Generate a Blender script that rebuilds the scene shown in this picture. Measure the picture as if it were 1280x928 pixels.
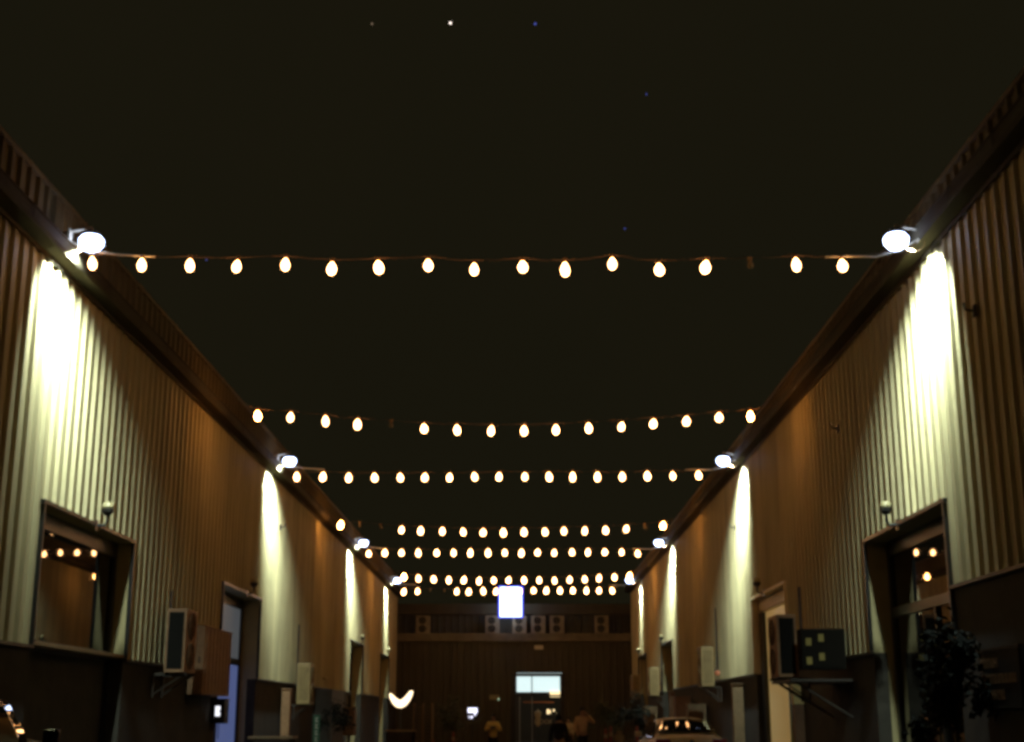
import bpy, bmesh, math, random
from math import sin, cos, pi, radians
from mathutils import Vector, Matrix

for o in list(bpy.data.objects):
    bpy.data.objects.remove(o)
S = bpy.context.scene
COL = S.collection
rnd = random.Random(7)

# ------------------------------------------------------------------ camera
cam_d = bpy.data.cameras.new('camera')
cam = bpy.data.objects.new('camera', cam_d)
COL.objects.link(cam)
cam.location = (0, 0, 1.5)
cam.rotation_euler = (radians(90 + 14.4528), 0, radians(0.3963))
cam_d.sensor_width = 36
cam_d.lens = 1680 / 1280 * 36
cam_d.clip_start = 0.1
cam_d.clip_end = 5000
S.camera = cam

# ------------------------------------------------------------------ night sky
w = bpy.data.worlds.new('World')
S.world = w
w.use_nodes = True
nt = w.node_tree
bg = nt.nodes['Background']
tc = nt.nodes.new('ShaderNodeTexCoord')
nz = nt.nodes.new('ShaderNodeTexNoise')
nz.inputs['Scale'].default_value = 3.0
nz.inputs['Detail'].default_value = 4
mx = nt.nodes.new('ShaderNodeMixRGB')
mx.inputs[1].default_value = (0.0074, 0.0066, 0.0032, 1)
mx.inputs[2].default_value = (0.0102, 0.0084, 0.0040, 1)
nt.links.new(tc.outputs['Generated'], nz.inputs['Vector'])
nt.links.new(nz.outputs['Fac'], mx.inputs[0])
nt.links.new(mx.outputs[0], bg.inputs['Color'])
bg.inputs['Strength'].default_value = 1.0

S.render.engine = 'CYCLES'
S.view_settings.view_transform = 'Standard'
S.view_settings.look = 'None'
S.view_settings.exposure = 0.0
S.view_settings.gamma = 1.0
S.view_settings.use_curve_mapping = False
S.cycles.pixel_filter_type = 'BLACKMAN_HARRIS'
S.cycles.filter_width = 3.5
S.cycles.use_denoising = True
S.cycles.max_bounces = 6
S.cycles.diffuse_bounces = 3
S.cycles.glossy_bounces = 3
S.cycles.sample_clamp_indirect = 3.0
S.cycles.caustics_reflective = False
S.cycles.caustics_refractive = False

FLOOD_W = 410.0
BULB = 22.5

# ------------------------------------------------------------------ materials
MATS = {}
def mat(name, col, rough=0.7, metal=0.0, var=0.0, scale=3.0, bump=0.0, stretch=None, spec=0.5, dirt=None, dscale=1.0):
    if name in MATS:
        return MATS[name]
    m = bpy.data.materials.new(name)
    m.use_nodes = True
    t = m.node_tree
    b = t.nodes['Principled BSDF']
    b.inputs['Base Color'].default_value = (*col, 1)
    b.inputs['Roughness'].default_value = rough
    b.inputs['Metallic'].default_value = metal
    b.inputs['Specular IOR Level'].default_value = spec
    if var or bump or dirt:
        c = t.nodes.new('ShaderNodeTexCoord')
        mp = t.nodes.new('ShaderNodeMapping')
        t.links.new(c.outputs['Object'], mp.inputs['Vector'])
        if stretch:
            mp.inputs['Scale'].default_value = stretch
        n = t.nodes.new('ShaderNodeTexNoise')
        n.inputs['Scale'].default_value = scale
        n.inputs['Detail'].default_value = 6
        n.inputs['Roughness'].default_value = 0.65
        t.links.new(mp.outputs[0], n.inputs['Vector'])
        if var:
            mr = t.nodes.new('ShaderNodeMapRange')
            mr.inputs['From Min'].default_value = 0.3
            mr.inputs['From Max'].default_value = 0.7
            mr.inputs['To Min'].default_value = 1 - var
            mr.inputs['To Max'].default_value = 1 + var
            t.links.new(n.outputs['Fac'], mr.inputs['Value'])
            hs = t.nodes.new('ShaderNodeHueSaturation')
            hs.inputs['Color'].default_value = (*col, 1)
            t.links.new(mr.outputs[0], hs.inputs['Value'])
            last = hs.outputs[0]
            if dirt:
                n2 = t.nodes.new('ShaderNodeTexNoise')
                n2.inputs['Scale'].default_value = dscale
                n2.inputs['Detail'].default_value = 8
                n2.inputs['Roughness'].default_value = 0.7
                t.links.new(mp.outputs[0], n2.inputs['Vector'])
                r2 = t.nodes.new('ShaderNodeMapRange')
                r2.inputs['From Min'].default_value = 0.5
                r2.inputs['From Max'].default_value = 0.72
                t.links.new(n2.outputs['Fac'], r2.inputs['Value'])
                mm = t.nodes.new('ShaderNodeMixRGB')
                mm.inputs[2].default_value = (*dirt, 1)
                sc = t.nodes.new('ShaderNodeMath'); sc.operation = 'MULTIPLY'; sc.inputs[1].default_value = 0.6
                t.links.new(r2.outputs[0], sc.inputs[0])
                t.links.new(sc.outputs[0], mm.inputs[0])
                t.links.new(last, mm.inputs[1])
                last = mm.outputs[0]
            t.links.new(last, b.inputs['Base Color'])
        if bump:
            bp = t.nodes.new('ShaderNodeBump')
            bp.inputs['Strength'].default_value = bump
            bp.inputs['Distance'].default_value = 0.02
            t.links.new(n.outputs['Fac'], bp.inputs['Height'])
            t.links.new(bp.outputs[0], b.inputs['Normal'])
    MATS[name] = m
    return m

def emat(name, col, strength):
    if name in MATS:
        return MATS[name]
    m = bpy.data.materials.new(name)
    m.use_nodes = True
    b = m.node_tree.nodes['Principled BSDF']
    b.inputs['Base Color'].default_value = (*[min(1, c) * 0.5 for c in col], 1)
    b.inputs['Emission Color'].default_value = (*col, 1)
    b.inputs['Emission Strength'].default_value = strength
    b.inputs['Roughness'].default_value = 0.4
    MATS[name] = m
    return m

WALL = mat('corrugated cream sheet', (0.50, 0.425, 0.205), 0.6, 0.0, 0.24, 1.2, 0.1, (1, 1, 0.12), dirt=(0.22, 0.16, 0.08), dscale=0.9)
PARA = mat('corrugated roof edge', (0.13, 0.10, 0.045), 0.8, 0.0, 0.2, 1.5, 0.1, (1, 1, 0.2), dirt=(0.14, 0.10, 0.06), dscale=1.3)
TRIM = mat('cream jamb trim', (0.40, 0.33, 0.14), 0.5, 0, 0.12, 2, 0.05)
GUT = mat('grey gutter metal', (0.055, 0.045, 0.025), 0.85, 0.0, 0.25, 3, 0.1, (1, 0.3, 1), spec=0.15)
BASE = mat('dark base wall', (0.045, 0.038, 0.022), 0.95, 0, 0.35, 2.0, 0.3, dirt=(0.04, 0.03, 0.018))
ENDW = mat('olive end wall sheet', (0.075, 0.06, 0.028), 0.8, 0, 0.2, 1.5, 0.1, (1, 1, 0.2))
ENDL = mat('end ledge concrete', (0.17, 0.135, 0.07), 0.8, 0, 0.25, 1.5, 0.2)
ROOF = mat('dark roof sheet', (0.06, 0.055, 0.045), 0.7, 0, 0.2, 1)
DFR = mat('dark door frame metal', (0.030, 0.028, 0.022), 0.35, 0.4, 0.2, 4)
GLS = mat('dark window glass', (0.012, 0.012, 0.010), 0.015, 0, 0, spec=0.6)
CDOOR = mat('cream door panel', (0.80, 0.66, 0.38), 0.5, 0, 0.08, 2, 0.05)
GRN = mat('green door leaf', (0.16, 0.23, 0.07), 0.25, 0, 0.15, 5)
ASPH = mat('asphalt', (0.045, 0.043, 0.04), 0.8, 0, 0.3, 4, 0.5, dirt=(0.025, 0.024, 0.022), dscale=0.4)
PAVE = mat('concrete pavement', (0.06, 0.055, 0.045), 0.85, 0, 0.2, 3, 0.3)
KERB = mat('kerb stone', (0.2, 0.19, 0.16), 0.85, 0, 0.2, 6, 0.3)
ACW = mat('weathered condenser casing', (0.38, 0.27, 0.10), 0.5, 0, 0.15, 4, 0.05, dirt=(0.2, 0.13, 0.06), dscale=3)
ACB = mat('rusty brown casing', (0.36, 0.20, 0.085), 0.6, 0.1, 0.25, 5, 0.1)
ACD = mat('condenser dark grille', (0.014, 0.013, 0.009), 0.9, 0, 0.2, 30, spec=.15)
STEEL = mat('bracket steel', (0.08, 0.065, 0.045), 0.5, 0.5, 0.2, 6)
PIPE = mat('dark conduit', (0.05, 0.038, 0.025), 0.6, 0, 0.2, 5)
CABLE = mat('brown cable', (0.20, 0.11, 0.05), 0.6)
PALEC = mat('pale cable', (0.75, 0.68, 0.5), 0.6)
SOCK = mat('bulb socket plastic', (0.35, 0.2, 0.07), 0.5)
DEAD = mat('unlit bulb glass', (0.25, 0.2, 0.12), 0.1)
LGLOBE = mat('pale lamp globe', (0.50, 0.43, 0.20), 0.3)
BROWN = mat('brown painted metal', (0.22, 0.12, 0.05), 0.6, 0, 0.2, 5, 0.1)
TANB = mat('tan metal box', (0.24, 0.16, 0.07), 0.6, 0, 0.2, 4, 0.1)
BLK = mat('black plastic', (0.012, 0.012, 0.011), 0.4)
RUB = mat('tyre rubber', (0.02, 0.02, 0.02), 0.8, 0, 0.2, 20)
RIMM = mat('wheel rim metal', (0.45, 0.44, 0.42), 0.3, 0.9)
CARP = mat('champagne car paint', (0.82, 0.72, 0.50), 0.38, 0.05, 0.04, 3)
CARD = mat('black car paint', (0.010, 0.010, 0.009), 0.12, 0.2)
CGL = mat('car glass', (0.006, 0.006, 0.006), 0.03, 0, 0, spec=0.35)
REDL = mat('red tail lens', (0.30, 0.015, 0.01), 0.2)
CHR = mat('chrome', (0.8, 0.8, 0.78), 0.12, 1.0)
_ = None
PLATE = mat('number plate', (0.05, 0.10, 0.28), 0.5)
WOOD = mat('pale wood board', (0.42, 0.30, 0.15), 0.6, 0, 0.25, 6, 0.1, (0.2, 1, 1))
DWOOD = mat('dark wood', (0.07, 0.045, 0.025), 0.7, 0, 0.3, 6, 0.1)
LEAF = mat('dark shrub leaf', (0.014, 0.018, 0.008), 0.9, 0, 0.4, 1.5)
LEAF2 = mat('dull olive leaf', (0.07, 0.08, 0.028), 0.5, 0, 0.4, 1.5)
BARK = mat('bark', (0.09, 0.06, 0.035), 0.9, 0, 0.3, 12, 0.5)
POT = mat('brown clay pot', (0.10, 0.055, 0.03), 0.8, 0, 0.2, 6, 0.1)
SKIN = mat('skin', (0.42, 0.24, 0.14), 0.55)
HAIR = mat('black hair', (0.012, 0.010, 0.008), 0.6)
YSH = mat('yellow cotton shirt', (0.88, 0.66, 0.20), 0.85, 0, 0.15, 9, 0.3)
TJK = mat('tan jacket cloth', (0.66, 0.42, 0.20), 0.85, 0, 0.2, 9, 0.3)
CSH = mat('cream shirt cloth', (0.88, 0.75, 0.45), 0.85, 0, 0.2, 9, 0.3)
DCL = mat('black cloth', (0.014, 0.013, 0.012), 0.9, 0, 0.2, 9)
KHA = mat('khaki trouser cloth', (0.66, 0.47, 0.18), 0.85, 0, 0.15, 9)
ORG = mat('rust cloth', (0.36, 0.13, 0.05), 0.85, 0, 0.15, 9)
REDP = mat('dull red plastic', (0.30, 0.055, 0.028), 0.5, 0, 0.2, 8)
SACK = mat('khaki sacking', (0.22, 0.15, 0.06), 0.9, 0, 0.25, 7, 0.4)
GREENB = mat('dark green banner cloth', (0.03, 0.11, 0.05), 0.7, 0, 0.15, 6)
YLAB = mat('pale yellow label', (0.80, 0.68, 0.26), 0.6, 0, 0.1, 8)
BOARD = mat('dark board', (0.02, 0.018, 0.014), 0.6, 0, 0.2, 5)
LETTER = mat('dull brown paint', (0.42, 0.24, 0.10), 0.7, 0, 0.3, 20)
PALEL = mat('pale letter paint', (0.8, 0.75, 0.55), 0.6)

E_BULB = emat('lit warm bulb', (1.0, 0.48, 0.18), BULB)
E_BULB_HOT = emat('lit amber bulb', (1.0, 0.40, 0.10), BULB * 3.6)
E_FLOOD = emat('flood lamp lens glow', (0.52, 0.64, 1.0), 11)
E_SIGN = emat('sign lightbox glow', (0.62, 0.74, 1.0), 4.0)
E_SIGNF = emat('sign blue edge glow', (0.03, 0.06, 0.9), 1.5)
E_STAR = emat('star glow', (1.0, 0.85, 0.75), 2.5)
E_STARB = emat('blue star glow', (0.15, 0.2, 0.9), 0.55)
E_STARD = emat('dim star glow', (0.4, 0.28, 0.18), 0.5)
E_TRANS = emat('lit shop panel', (0.62, 0.78, 0.78), 1.25)
E_WARM = emat('warm shop lamp', (1.0, 0.75, 0.38), 1.6)
E_SCR = emat('lit screen', (0.8, 0.8, 1.0), 2.2)
E_CRES = emat('crescent tube glow', (1.0, 0.76, 0.46), 2.6)
E_BLUE = emat('blue lit frosted glass', (0.085, 0.115, 0.27), 0.75)
E_GREY = emat('grey lit frosted glass', (0.10, 0.11, 0.12), 0.55)
E_REFL = emat('flood reflection glow', (0.42, 0.47, 0.75), 0.9)
E_METER = emat('meter display glow', (0.9, 0.92, 1.0), 1.3)
E_DOT = emat('small white indicator', (0.7, 1.0, 0.7), 1.2)
E_ROSE = emat('reddish indicator', (1.0, 0.35, 0.15), 0.15)

CDOOR_GLOW = emat('cream door with added glow', (1.0, 0.66, 0.22), 0.15)  # faint glow added to brighten the cream door, no lamp behind it
CDOOR_GLOW.node_tree.nodes['Principled BSDF'].inputs['Base Color'].default_value = (0.80, 0.66, 0.38, 1)
# ------------------------------------------------------------------ mesh helpers
class MB:
    def __init__(self):
        self.bm = bmesh.new()
    def box(self, x0, x1, y0, y1, z0, z1, bev=0.0):
        r = bmesh.ops.create_cube(self.bm, size=1)
        vs = r['verts']
        for v in vs:
            v.co = Vector(((x0 + x1) / 2 + v.co.x * (x1 - x0), (y0 + y1) / 2 + v.co.y * (y1 - y0), (z0 + z1) / 2 + v.co.z * (z1 - z0)))
        if bev:
            es = list({e for v in vs for e in v.link_edges})
            bmesh.ops.bevel(self.bm, geom=es, offset=bev, segments=2, affect='EDGES', profile=0.6)
        return self
    def quad(self, a, b, c, d):
        self.bm.faces.new([self.bm.verts.new(p) for p in (a, b, c, d)])
        return self
    def tube(self, pts, r, n=8, cap=True):
        pts = [Vector(p) for p in pts]
        rings = []
        for i, p in enumerate(pts):
            t = (pts[min(i + 1, len(pts) - 1)] - pts[max(i - 1, 0)]).normalized()
            a = t.orthogonal().normalized() if i == 0 else (pa - t * pa.dot(t)).normalized()
            pa = a
            b = t.cross(a)
            rr = r[i] if isinstance(r, (list, tuple)) else r
            rings.append([self.bm.verts.new(p + (a * cos(2 * pi * k / n) + b * sin(2 * pi * k / n)) * rr) for k in range(n)])
        for i in range(len(rings) - 1):
            for k in range(n):
                self.bm.faces.new((rings[i][k], rings[i][(k + 1) % n], rings[i + 1][(k + 1) % n], rings[i + 1][k]))
        if cap:
            self.bm.faces.new(list(reversed(rings[0])))
            self.bm.faces.new(rings[-1])
        return self
    def lathe(self, prof, n=16, c=(0, 0, 0), axis='z'):
        c = Vector(c)
        rings = []
        for r, h in prof:
            ring = []
            for k in range(n):
                a = 2 * pi * k / n
                if axis == 'z':
                    p = Vector((r * cos(a), r * sin(a), h))
                elif axis == 'x':
                    p = Vector((h, r * cos(a), r * sin(a)))
                else:
                    p = Vector((r * sin(a), h, r * cos(a)))
                ring.append(self.bm.verts.new(c + p))
            rings.append(ring)
        for i in range(len(rings) - 1):
            for k in range(n):
                self.bm.faces.new((rings[i][k], rings[i][(k + 1) % n], rings[i + 1][(k + 1) % n], rings[i + 1][k]))
        if prof[0][0] > 0.0001: self.bm.faces.new(list(reversed(rings[0])))
        if prof[-1][0] > 0.0001: self.bm.faces.new(rings[-1])
        return self
    def prism(self, poly, y0, y1):            # poly of (x,z)
        a = [self.bm.verts.new((x, y0, z)) for x, z in poly]
        b = [self.bm.verts.new((x, y1, z)) for x, z in poly]
        n = len(poly)
        self.bm.faces.new(a)
        self.bm.faces.new(list(reversed(b)))
        for i in range(n):
            self.bm.faces.new((a[i], b[i], b[(i + 1) % n], a[(i + 1) % n]))
        return self
    def build(self, name, m, parent=None, smooth=False, loc=None):
        bmesh.ops.remove_doubles(self.bm, verts=self.bm.verts, dist=0.00001)
        bmesh.ops.recalc_face_normals(self.bm, faces=self.bm.faces)
        me = bpy.data.meshes.new(name)
        self.bm.to_mesh(me)
        self.bm.free()
        me.materials.append(m)
        if smooth:
            for p in me.polygons: p.use_smooth = True
        o = bpy.data.objects.new(name, me)
        COL.objects.link(o)
        if parent: o.parent = parent
        if loc: o.location = loc
        return o

def islands(o, most=60):
    """split a freshly built mesh object into one object per loose piece"""
    bm = bmesh.new(); bm.from_mesh(o.data); bm.verts.ensure_lookup_table()
    seen = {}; n = 0
    for v in bm.verts:
        if v in seen: continue
        st = [v]; seen[v] = n
        while st:
            a = st.pop()
            for e in a.link_edges:
                q = e.other_vert(a)
                if q not in seen: seen[q] = n; st.append(q)
        n += 1
    if n < 2 or n > most: bm.free(); return [o]
    out = []
    for k in range(n):
        vs = [v for v in bm.verts if seen[v] == k]; mp = {v: i for i, v in enumerate(vs)}
        fs = [[mp[v] for v in f.verts] for f in bm.faces if seen[f.verts[0]] == k]
        me = bpy.data.meshes.new(o.data.name); me.from_pydata([v.co[:] for v in vs], [], fs)
        for m_ in o.data.materials: me.materials.append(m_)
        if o.data.polygons[0].use_smooth:
            for p in me.polygons: p.use_smooth = True
        c = o.copy() if k else o
        c.data = me
        if k: COL.objects.link(c)
        out.append(c)
    bm.free()
    return out

def thing(name, label, cat, loc=(0, 0, 0), rz=0, group=None):
    o = bpy.data.objects.new(name, None)
    COL.objects.link(o)
    o.location = loc
    o.rotation_euler = (0, 0, rz)
    o['label'] = label; o['category'] = cat
    if group: o['group'] = group
    return o
def tag(o, label, cat, group=None):
    o['label'] = label; o['category'] = cat
    if group: o['group'] = group
    return o
def struct(o):
    o['kind'] = 'structure'
    return o
def copy_tree(o, parent=None):
    c = o.copy()
    COL.objects.link(c)
    c.parent = parent
    for ch in list(o.children):
        copy_tree(ch, c)
    return c

# ------------------------------------------------------------------ ground
struct(MB().quad((-400, -200, 0), (400, -200, 0), (400, 800, 0), (-400, 800, 0)).build('ground', ASPH))
for nm, xa, xb, xk in (('pavement', -7.6, -6.3, -6.3), ('pavement', 5.4, 6.7, 5.4)):
    struct(MB().box(xa, xb, -10, 83.9, 0.004, 0.12).build(nm, PAVE))
    struct(MB().box(xk - 0.06, xk + 0.06, -10, 83.9, 0.002, 0.125, 0.01).build('kerb', KERB))

# ------------------------------------------------------------------ side buildings
PITCH = 0.39
PROF = [(0.0, 0.0), (0.24, 0.0), (0.278, 0.055), (0.338, 0.055), (0.376, 0.0)]
def rib_off(y, pitch=PITCH):
    t = (y % pitch) / pitch * 0.39
    for (a, oa), (b, ob) in zip(PROF, PROF[1:] + [(0.39, 0.0)]):
        if a <= t <= b:
            return oa + (ob - oa) * (t - a) / max(b - a, 1e-6)
    return 0.0
def rib_ys(y0, y1, pitch=PITCH):
    ys = [y0]
    k = math.floor(y0 / pitch)
    while k * pitch < y1:
        for a, _ in PROF:
            y = k * pitch + a / 0.39 * pitch
            if y0 + 1e-4 < y < y1 - 1e-4:
                ys.append(y)
        k += 1
    ys.append(y1)
    return ys
def rib_strip(mb, x, s, y0, y1, z0, z1):      # ribs stand out towards -s*x
    prev = None
    for y in rib_ys(y0, y1):
        xo = x - s * rib_off(y)
        cur = (mb.bm.verts.new((xo, y, z0)), mb.bm.verts.new((xo, y, z1)))
        if prev:
            mb.bm.faces.new((prev[0], cur[0], cur[1], prev[1]))
        prev = cur

Y0, Y1 = -12.0, 83.6
OPEN = [(21.25, 26.32), (34.55, 39.6), (60.8, 65.8), (74.0, 78.9)]
DTOP = 4.80
def warehouse(s, X, dado, wtop, label):
    """s=+1 right hand, -1 left hand; X = lateral position of the wall face"""
    root = thing('warehouse', label, 'building', (X, Y0, 0))
    def P(mb, name, m, **k):
        o = mb.build(name, m, root, **k)
        o.matrix_parent_inverse = Matrix.Translation((-X, -Y0, 0))
        return o
    segs, y = [], Y0
    for a, b in OPEN:
        segs.append((y, a)); y = b
    segs.append((y, Y1))
    dd = [3.47 if (s > 0 and k == 0) else dado for k in range(len(segs))]
    mb = MB()
    for (a, b), dz in zip(segs, dd):
        rib_strip(mb, X, s, a, b, dz, DTOP)
    rib_strip(mb, X, s, Y0, Y1, DTOP, wtop + 0.2)
    P(mb, 'wall_cladding', WALL)
    # dark base wall
    mb = MB()
    for (a, b), dz in zip(segs, dd):
        xa, xb = sorted((X - s * 0.0, X + s * 0.25))
        mb.box(xa, xb, a, b, 0, dz)
    P(mb, 'base_wall', BASE)
    mb = MB()
    for (a, b), dz in zip(segs, dd):
        xa, xb = sorted((X - s * 0.075, X + s * 0.0))
        mb.box(xa, xb, a + .003, b - .003, dz - 0.03, dz + 0.02)
    P(mb, 'base_flashing', STEEL)
    # backing and far end wall
    mb = MB()
    xa, xb = sorted((X + s * 1.2, X + s * 1.4))
    mb.box(xa, xb, Y0, Y1, 0, wtop)
    xa, xb = sorted((X + s * 0.0, X + s * 24))
    mb.box(xa, xb, Y1 - 0.004, Y1 + 0.15, 0, 10.0)
    mb.box(xa, xb, Y0 - 0.15, Y0 + 0.004, 0, 10.0)
    P(mb, 'inner_wall', BASE)
    # roof
    mb = MB()
    x1, x2 = X + s * 0.15, X + s * 24
    mb.quad((x1, Y0, 9.6), (x2, Y0, 12.2), (x2, Y1, 12.2), (x1, Y1, 9.6))
    P(mb, 'roof', ROOF)
    # parapet band above gutter
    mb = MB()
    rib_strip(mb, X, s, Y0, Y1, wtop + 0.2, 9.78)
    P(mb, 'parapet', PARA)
    mb = MB()
    xa, xb = sorted((X - s * 0.075, X + s * 0.22))
    mb.box(xa, xb, Y0, Y1, 9.78, 9.86, 0.01)
    P(mb, 'coping', PARA)
    # gutter: open box section
    g0, g1 = wtop, wtop + 0.24
    out, inn = X - s * 0.37, X - s * 0.075
    poly = [(inn, g0), (out + s * 0.03, g0), (out, g0 + 0.05), (out, g1 - 0.03), (out - s * 0.02, g1 - 0.02), (out - s * 0.02, g1), (out + s * 0.03, g1), (out + s * 0.03, g0 + 0.04), (inn, g0 + 0.03)]
    P(MB().prism(poly, Y0, Y1), 'gutter', GUT)
    mb = MB()
    y = Y0 + 1.5
    while y < Y1:
        xa, xb = sorted((out - s * 0.022, out - s * 0.030))
        mb.box(xa, xb, y, y + 0.04, g0 + 0.02, g1)
        y += 1.95
    P(mb, 'gutter_clip', GUT)
    # flashing strip at wall head
    mb = MB()
    xa, xb = sorted((X - s * 0.085, X - s * 0.068))
    mb.box(xa, xb, Y0, Y1, g0 - 0.08, g0 - 0.004)
    P(mb, 'head_flashing', GUT)
    # jamb linings of the door openings
    for i, (a, b) in enumerate(OPEN):
        dep = 0.24 if (s > 0 and i == 1) else (0.30 if (s < 0 and i == 0) else (0.42 if i == 0 else 0.5))
        d = MB()
        xa, xb = sorted((X + s * 0.002, X + s * dep))
        d.box(xa, xb, a - 0.06, a - 0.002, 0, DTOP)
        d.box(xa, xb, b + 0.002, b + 0.06, 0, DTOP)
        d.box(xa, xb, a - 0.06, b + 0.06, DTOP + 0.002, DTOP + 0.06)
        dr = thing('door', '', '', (X + s * dep, a, 0)); del dr['label']; del dr['category']
        dr.parent = root; dr.matrix_parent_inverse = Matrix.Translation((-X, -Y0, 0))
        inv = Matrix.Translation((-(X + s * dep), -a, 0))
        def D(mb, name, m):
            o = mb.build(name, m, dr); o.matrix_parent_inverse = inv; return o
        D(d, 'jamb', CDOOR if (s > 0 and i == 1) else TRIM)
        # edge trim around the opening on the wall face
        e = MB()
        xa, xb = sorted((X - s * 0.075, X - s * 0.002))
        e.box(xa, xb, a - 0.09, b + 0.09, DTOP + 0.003, DTOP + 0.07, 0.004)
        e.box(xa, xb, a - 0.05, a - 0.004, dado + 0.03, DTOP)
        e.box(xa, xb, b + 0.004, b + 0.05, dado + 0.03, DTOP)
        D(e, 'opening_trim', CDOOR if (s > 0 and i == 1) else DFR)
        gx0, gx1 = X + s * dep, X + s * (dep + 0.06)
        fx0, fx1 = X + s * (dep - 0.05), X + s * (dep + 0.08)
        def bx(mb, p, q, ya, yb, za, zb, bev=0.0):
            p, q = sorted((p, q)); mb.box(p, q, ya, yb, za, zb, bev)
        bar = 3.47 if s > 0 else 2.66
        if i == 1: bar = 3.05
        f = MB()
        if s > 0 and i == 1:
            # closed cream door with a header band and a green glazed leaf
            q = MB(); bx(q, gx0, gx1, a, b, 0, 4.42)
            D(q, 'door_panel', CDOOR_GLOW)
            q = MB(); bx(q, gx0 - 0.08, gx1, a, b, 4.425, DTOP - 0.003, 0.01)
            for k in range(3):
                bx(q, gx0 - 0.10, gx0 - 0.083, a + .02, b - .02, 4.47 + k * 0.1, 4.52 + k * 0.1)
            D(q, 'door_header', CDOOR)
            q = MB(); bx(q, gx0 - 0.06, gx0 - 0.012, a + 0.05, a + 1.35, 0.05, 2.45, 0.01)
            D(q, 'side_leaf', GRN)
            q = MB(); bx(q, gx0 - 0.10, gx0 - 0.002, b - 0.55, b - 0.003, 0, 4.42, 0.01)
            D(q, 'door_frame', DFR)
            continue
        bx(f, fx0, fx1, a, a + 0.14, 0, DTOP, 0.008)
        bx(f, fx0, fx1, b - 0.16, b, 0, DTOP, 0.008)
        bx(f, fx0, fx1, a + 0.14, b - 0.16, DTOP - 0.28, DTOP, 0.008)
        bx(f, fx0, fx1, a + 0.14, b - 0.16, bar - 0.12, bar + 0.06, 0.008)
        if not (s < 0 and i == 0):
            bx(f, fx0, fx1, (a + b) / 2 - 0.35, (a + b) / 2 - 0.23, 0.15, bar - 0.12, 0.008)
            bx(f, fx0, fx1, a + 0.14, a + 0.7, 0.15, bar - 0.12, 0.008)
        D(f, 'door_frame', DFR)
        gu = MB(); bx(gu, gx0, gx1, a + 0.14, b - 0.16, bar + 0.06, DTOP - 0.28)
        gl = MB(); bx(gl, gx0 + s * 0.002, gx1, a + 0.14, b - 0.16, 0.15, bar - 0.12)
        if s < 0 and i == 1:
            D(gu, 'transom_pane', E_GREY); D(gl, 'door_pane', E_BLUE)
            q = MB(); bx(q, gx0 - s * 0.02, gx0 - s * 0.008, a + 0.18, a + 1.5, 3.22, 3.95)  # glowing sheet stands in for the flood lamp mirrored in the glass
            D(q, 'lit_pane', E_REFL)
        elif s < 0 and i == 0:
            D(gu, 'transom_pane', GLS); D(gl, 'lower_panel', BASE)
            q = MB(); bx(q, X - s * 0.03, fx0 - s*0.003, a, b, bar - 0.06, bar + 0.0, 0.005)
            D(q, 'sill', TANB)
        else:
            D(gu, 'transom_pane', GLS); D(gl, 'door_pane', GLS)
        h = MB(); bx(h, fx0 - s * 0.06, fx0 - s * 0.02, (a + b) / 2 - 0.2, (a + b) / 2 - 0.17, 0.95, 1.35)
        D(h, 'handle', CHR)
    return root

warehouse(+1, 6.75, 2.70, 8.93, 'long cream corrugated metal warehouse along the right side of the alley')
warehouse(-1, -7.65, 2.57, 8.70, 'long cream corrugated metal warehouse along the left side of the alley')

# ------------------------------------------------------------------ end building
EY = 84.0
eb = thing('end_building', 'dark olive corrugated building closing the far end of the alley', 'building', (0, EY, 0))
def PE(mb, name, m, parent=eb, base=(0, EY, 0), **k):
    o = mb.build(name, m, parent, **k)
    o.matrix_parent_inverse = Matrix.Translation((-base[0], -base[1], -base[2]))
    return o
def rib_x(mb, x0, x1, y, z0, z1, pitch=0.42):
    prev = None
    for x in rib_ys(x0, x1, pitch):
        yo = y - rib_off(x, pitch)
        cur = (mb.bm.verts.new((x, yo, z0)), mb.bm.verts.new((x, yo, z1)))
        if prev: mb.bm.faces.new((prev[0], cur[0], cur[1], prev[1]))
        prev = cur
mb = MB()
rib_x(mb, -32, -0.68, EY, 0.0, 6.0); rib_x(mb, -0.68, 2.6, EY, 4.12, 6.0); rib_x(mb, 2.6, 32, EY, 0.0, 6.0)
PE(mb, 'lower_wall', ENDW)
mb = MB(); rib_x(mb, -32, 32, EY + 0.9, 6.5, 7.7)
PE(mb, 'upper_wall', mat('dark upper wall', (0.05, 0.044, 0.024), 0.7, 0, 0.2, 2))
PE(MB().box(-32, 32, EY - 0.25, EY + 1.2, 6.003, 6.5, 0.03), 'ledge', ENDL)
PE(MB().box(-32, 32, EY + 0.6, EY + 1.1, 7.7, 8.35, 0.03), 'parapet', ENDW)
PE(MB().box(-32, 32, EY + 1.1, EY + 25, 7.9, 8.1), 'roof', ROOF)
PE(MB().box(-32, -0.7, EY + 0.06, EY + 0.3, 0, 5.99).box(2.62, 32, EY + 0.06, EY + 0.3, 0, 5.99), 'backing_wall', BASE)
# door with lit shop behind
dr = thing('door', '', '', (0.96, EY, 0)); del dr['label']; del dr['category']
dr.parent = eb; dr.matrix_parent_inverse = Matrix.Translation((0, -EY, 0))
db = (0.96, EY, 0)
PE(MB().box(-0.68, -0.36, EY - .06, EY + .2, 0, 4.1, .01).box(2.34, 2.6, EY - .06, EY + .2, 0, 4.1, .01).box(-0.36, 2.34, EY - .06, EY + .2, 3.92, 4.1, .01)
   .box(-0.36, 2.34, EY, EY + .12, 2.74, 2.84, .01).box(0.60, 0.66, EY, EY + .1, 0, 3.92), 'door_frame', DFR, dr, db)
PE(MB().box(-0.13, -0.10, EY - .03, EY - .004, 0, 2.74).box(0.62, 0.65, EY - .03, EY - .004, 0, 2.74), 'door_edge', mat('pale door edge', (0.75, 0.78, 0.72), 0.3), dr, db)
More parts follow.
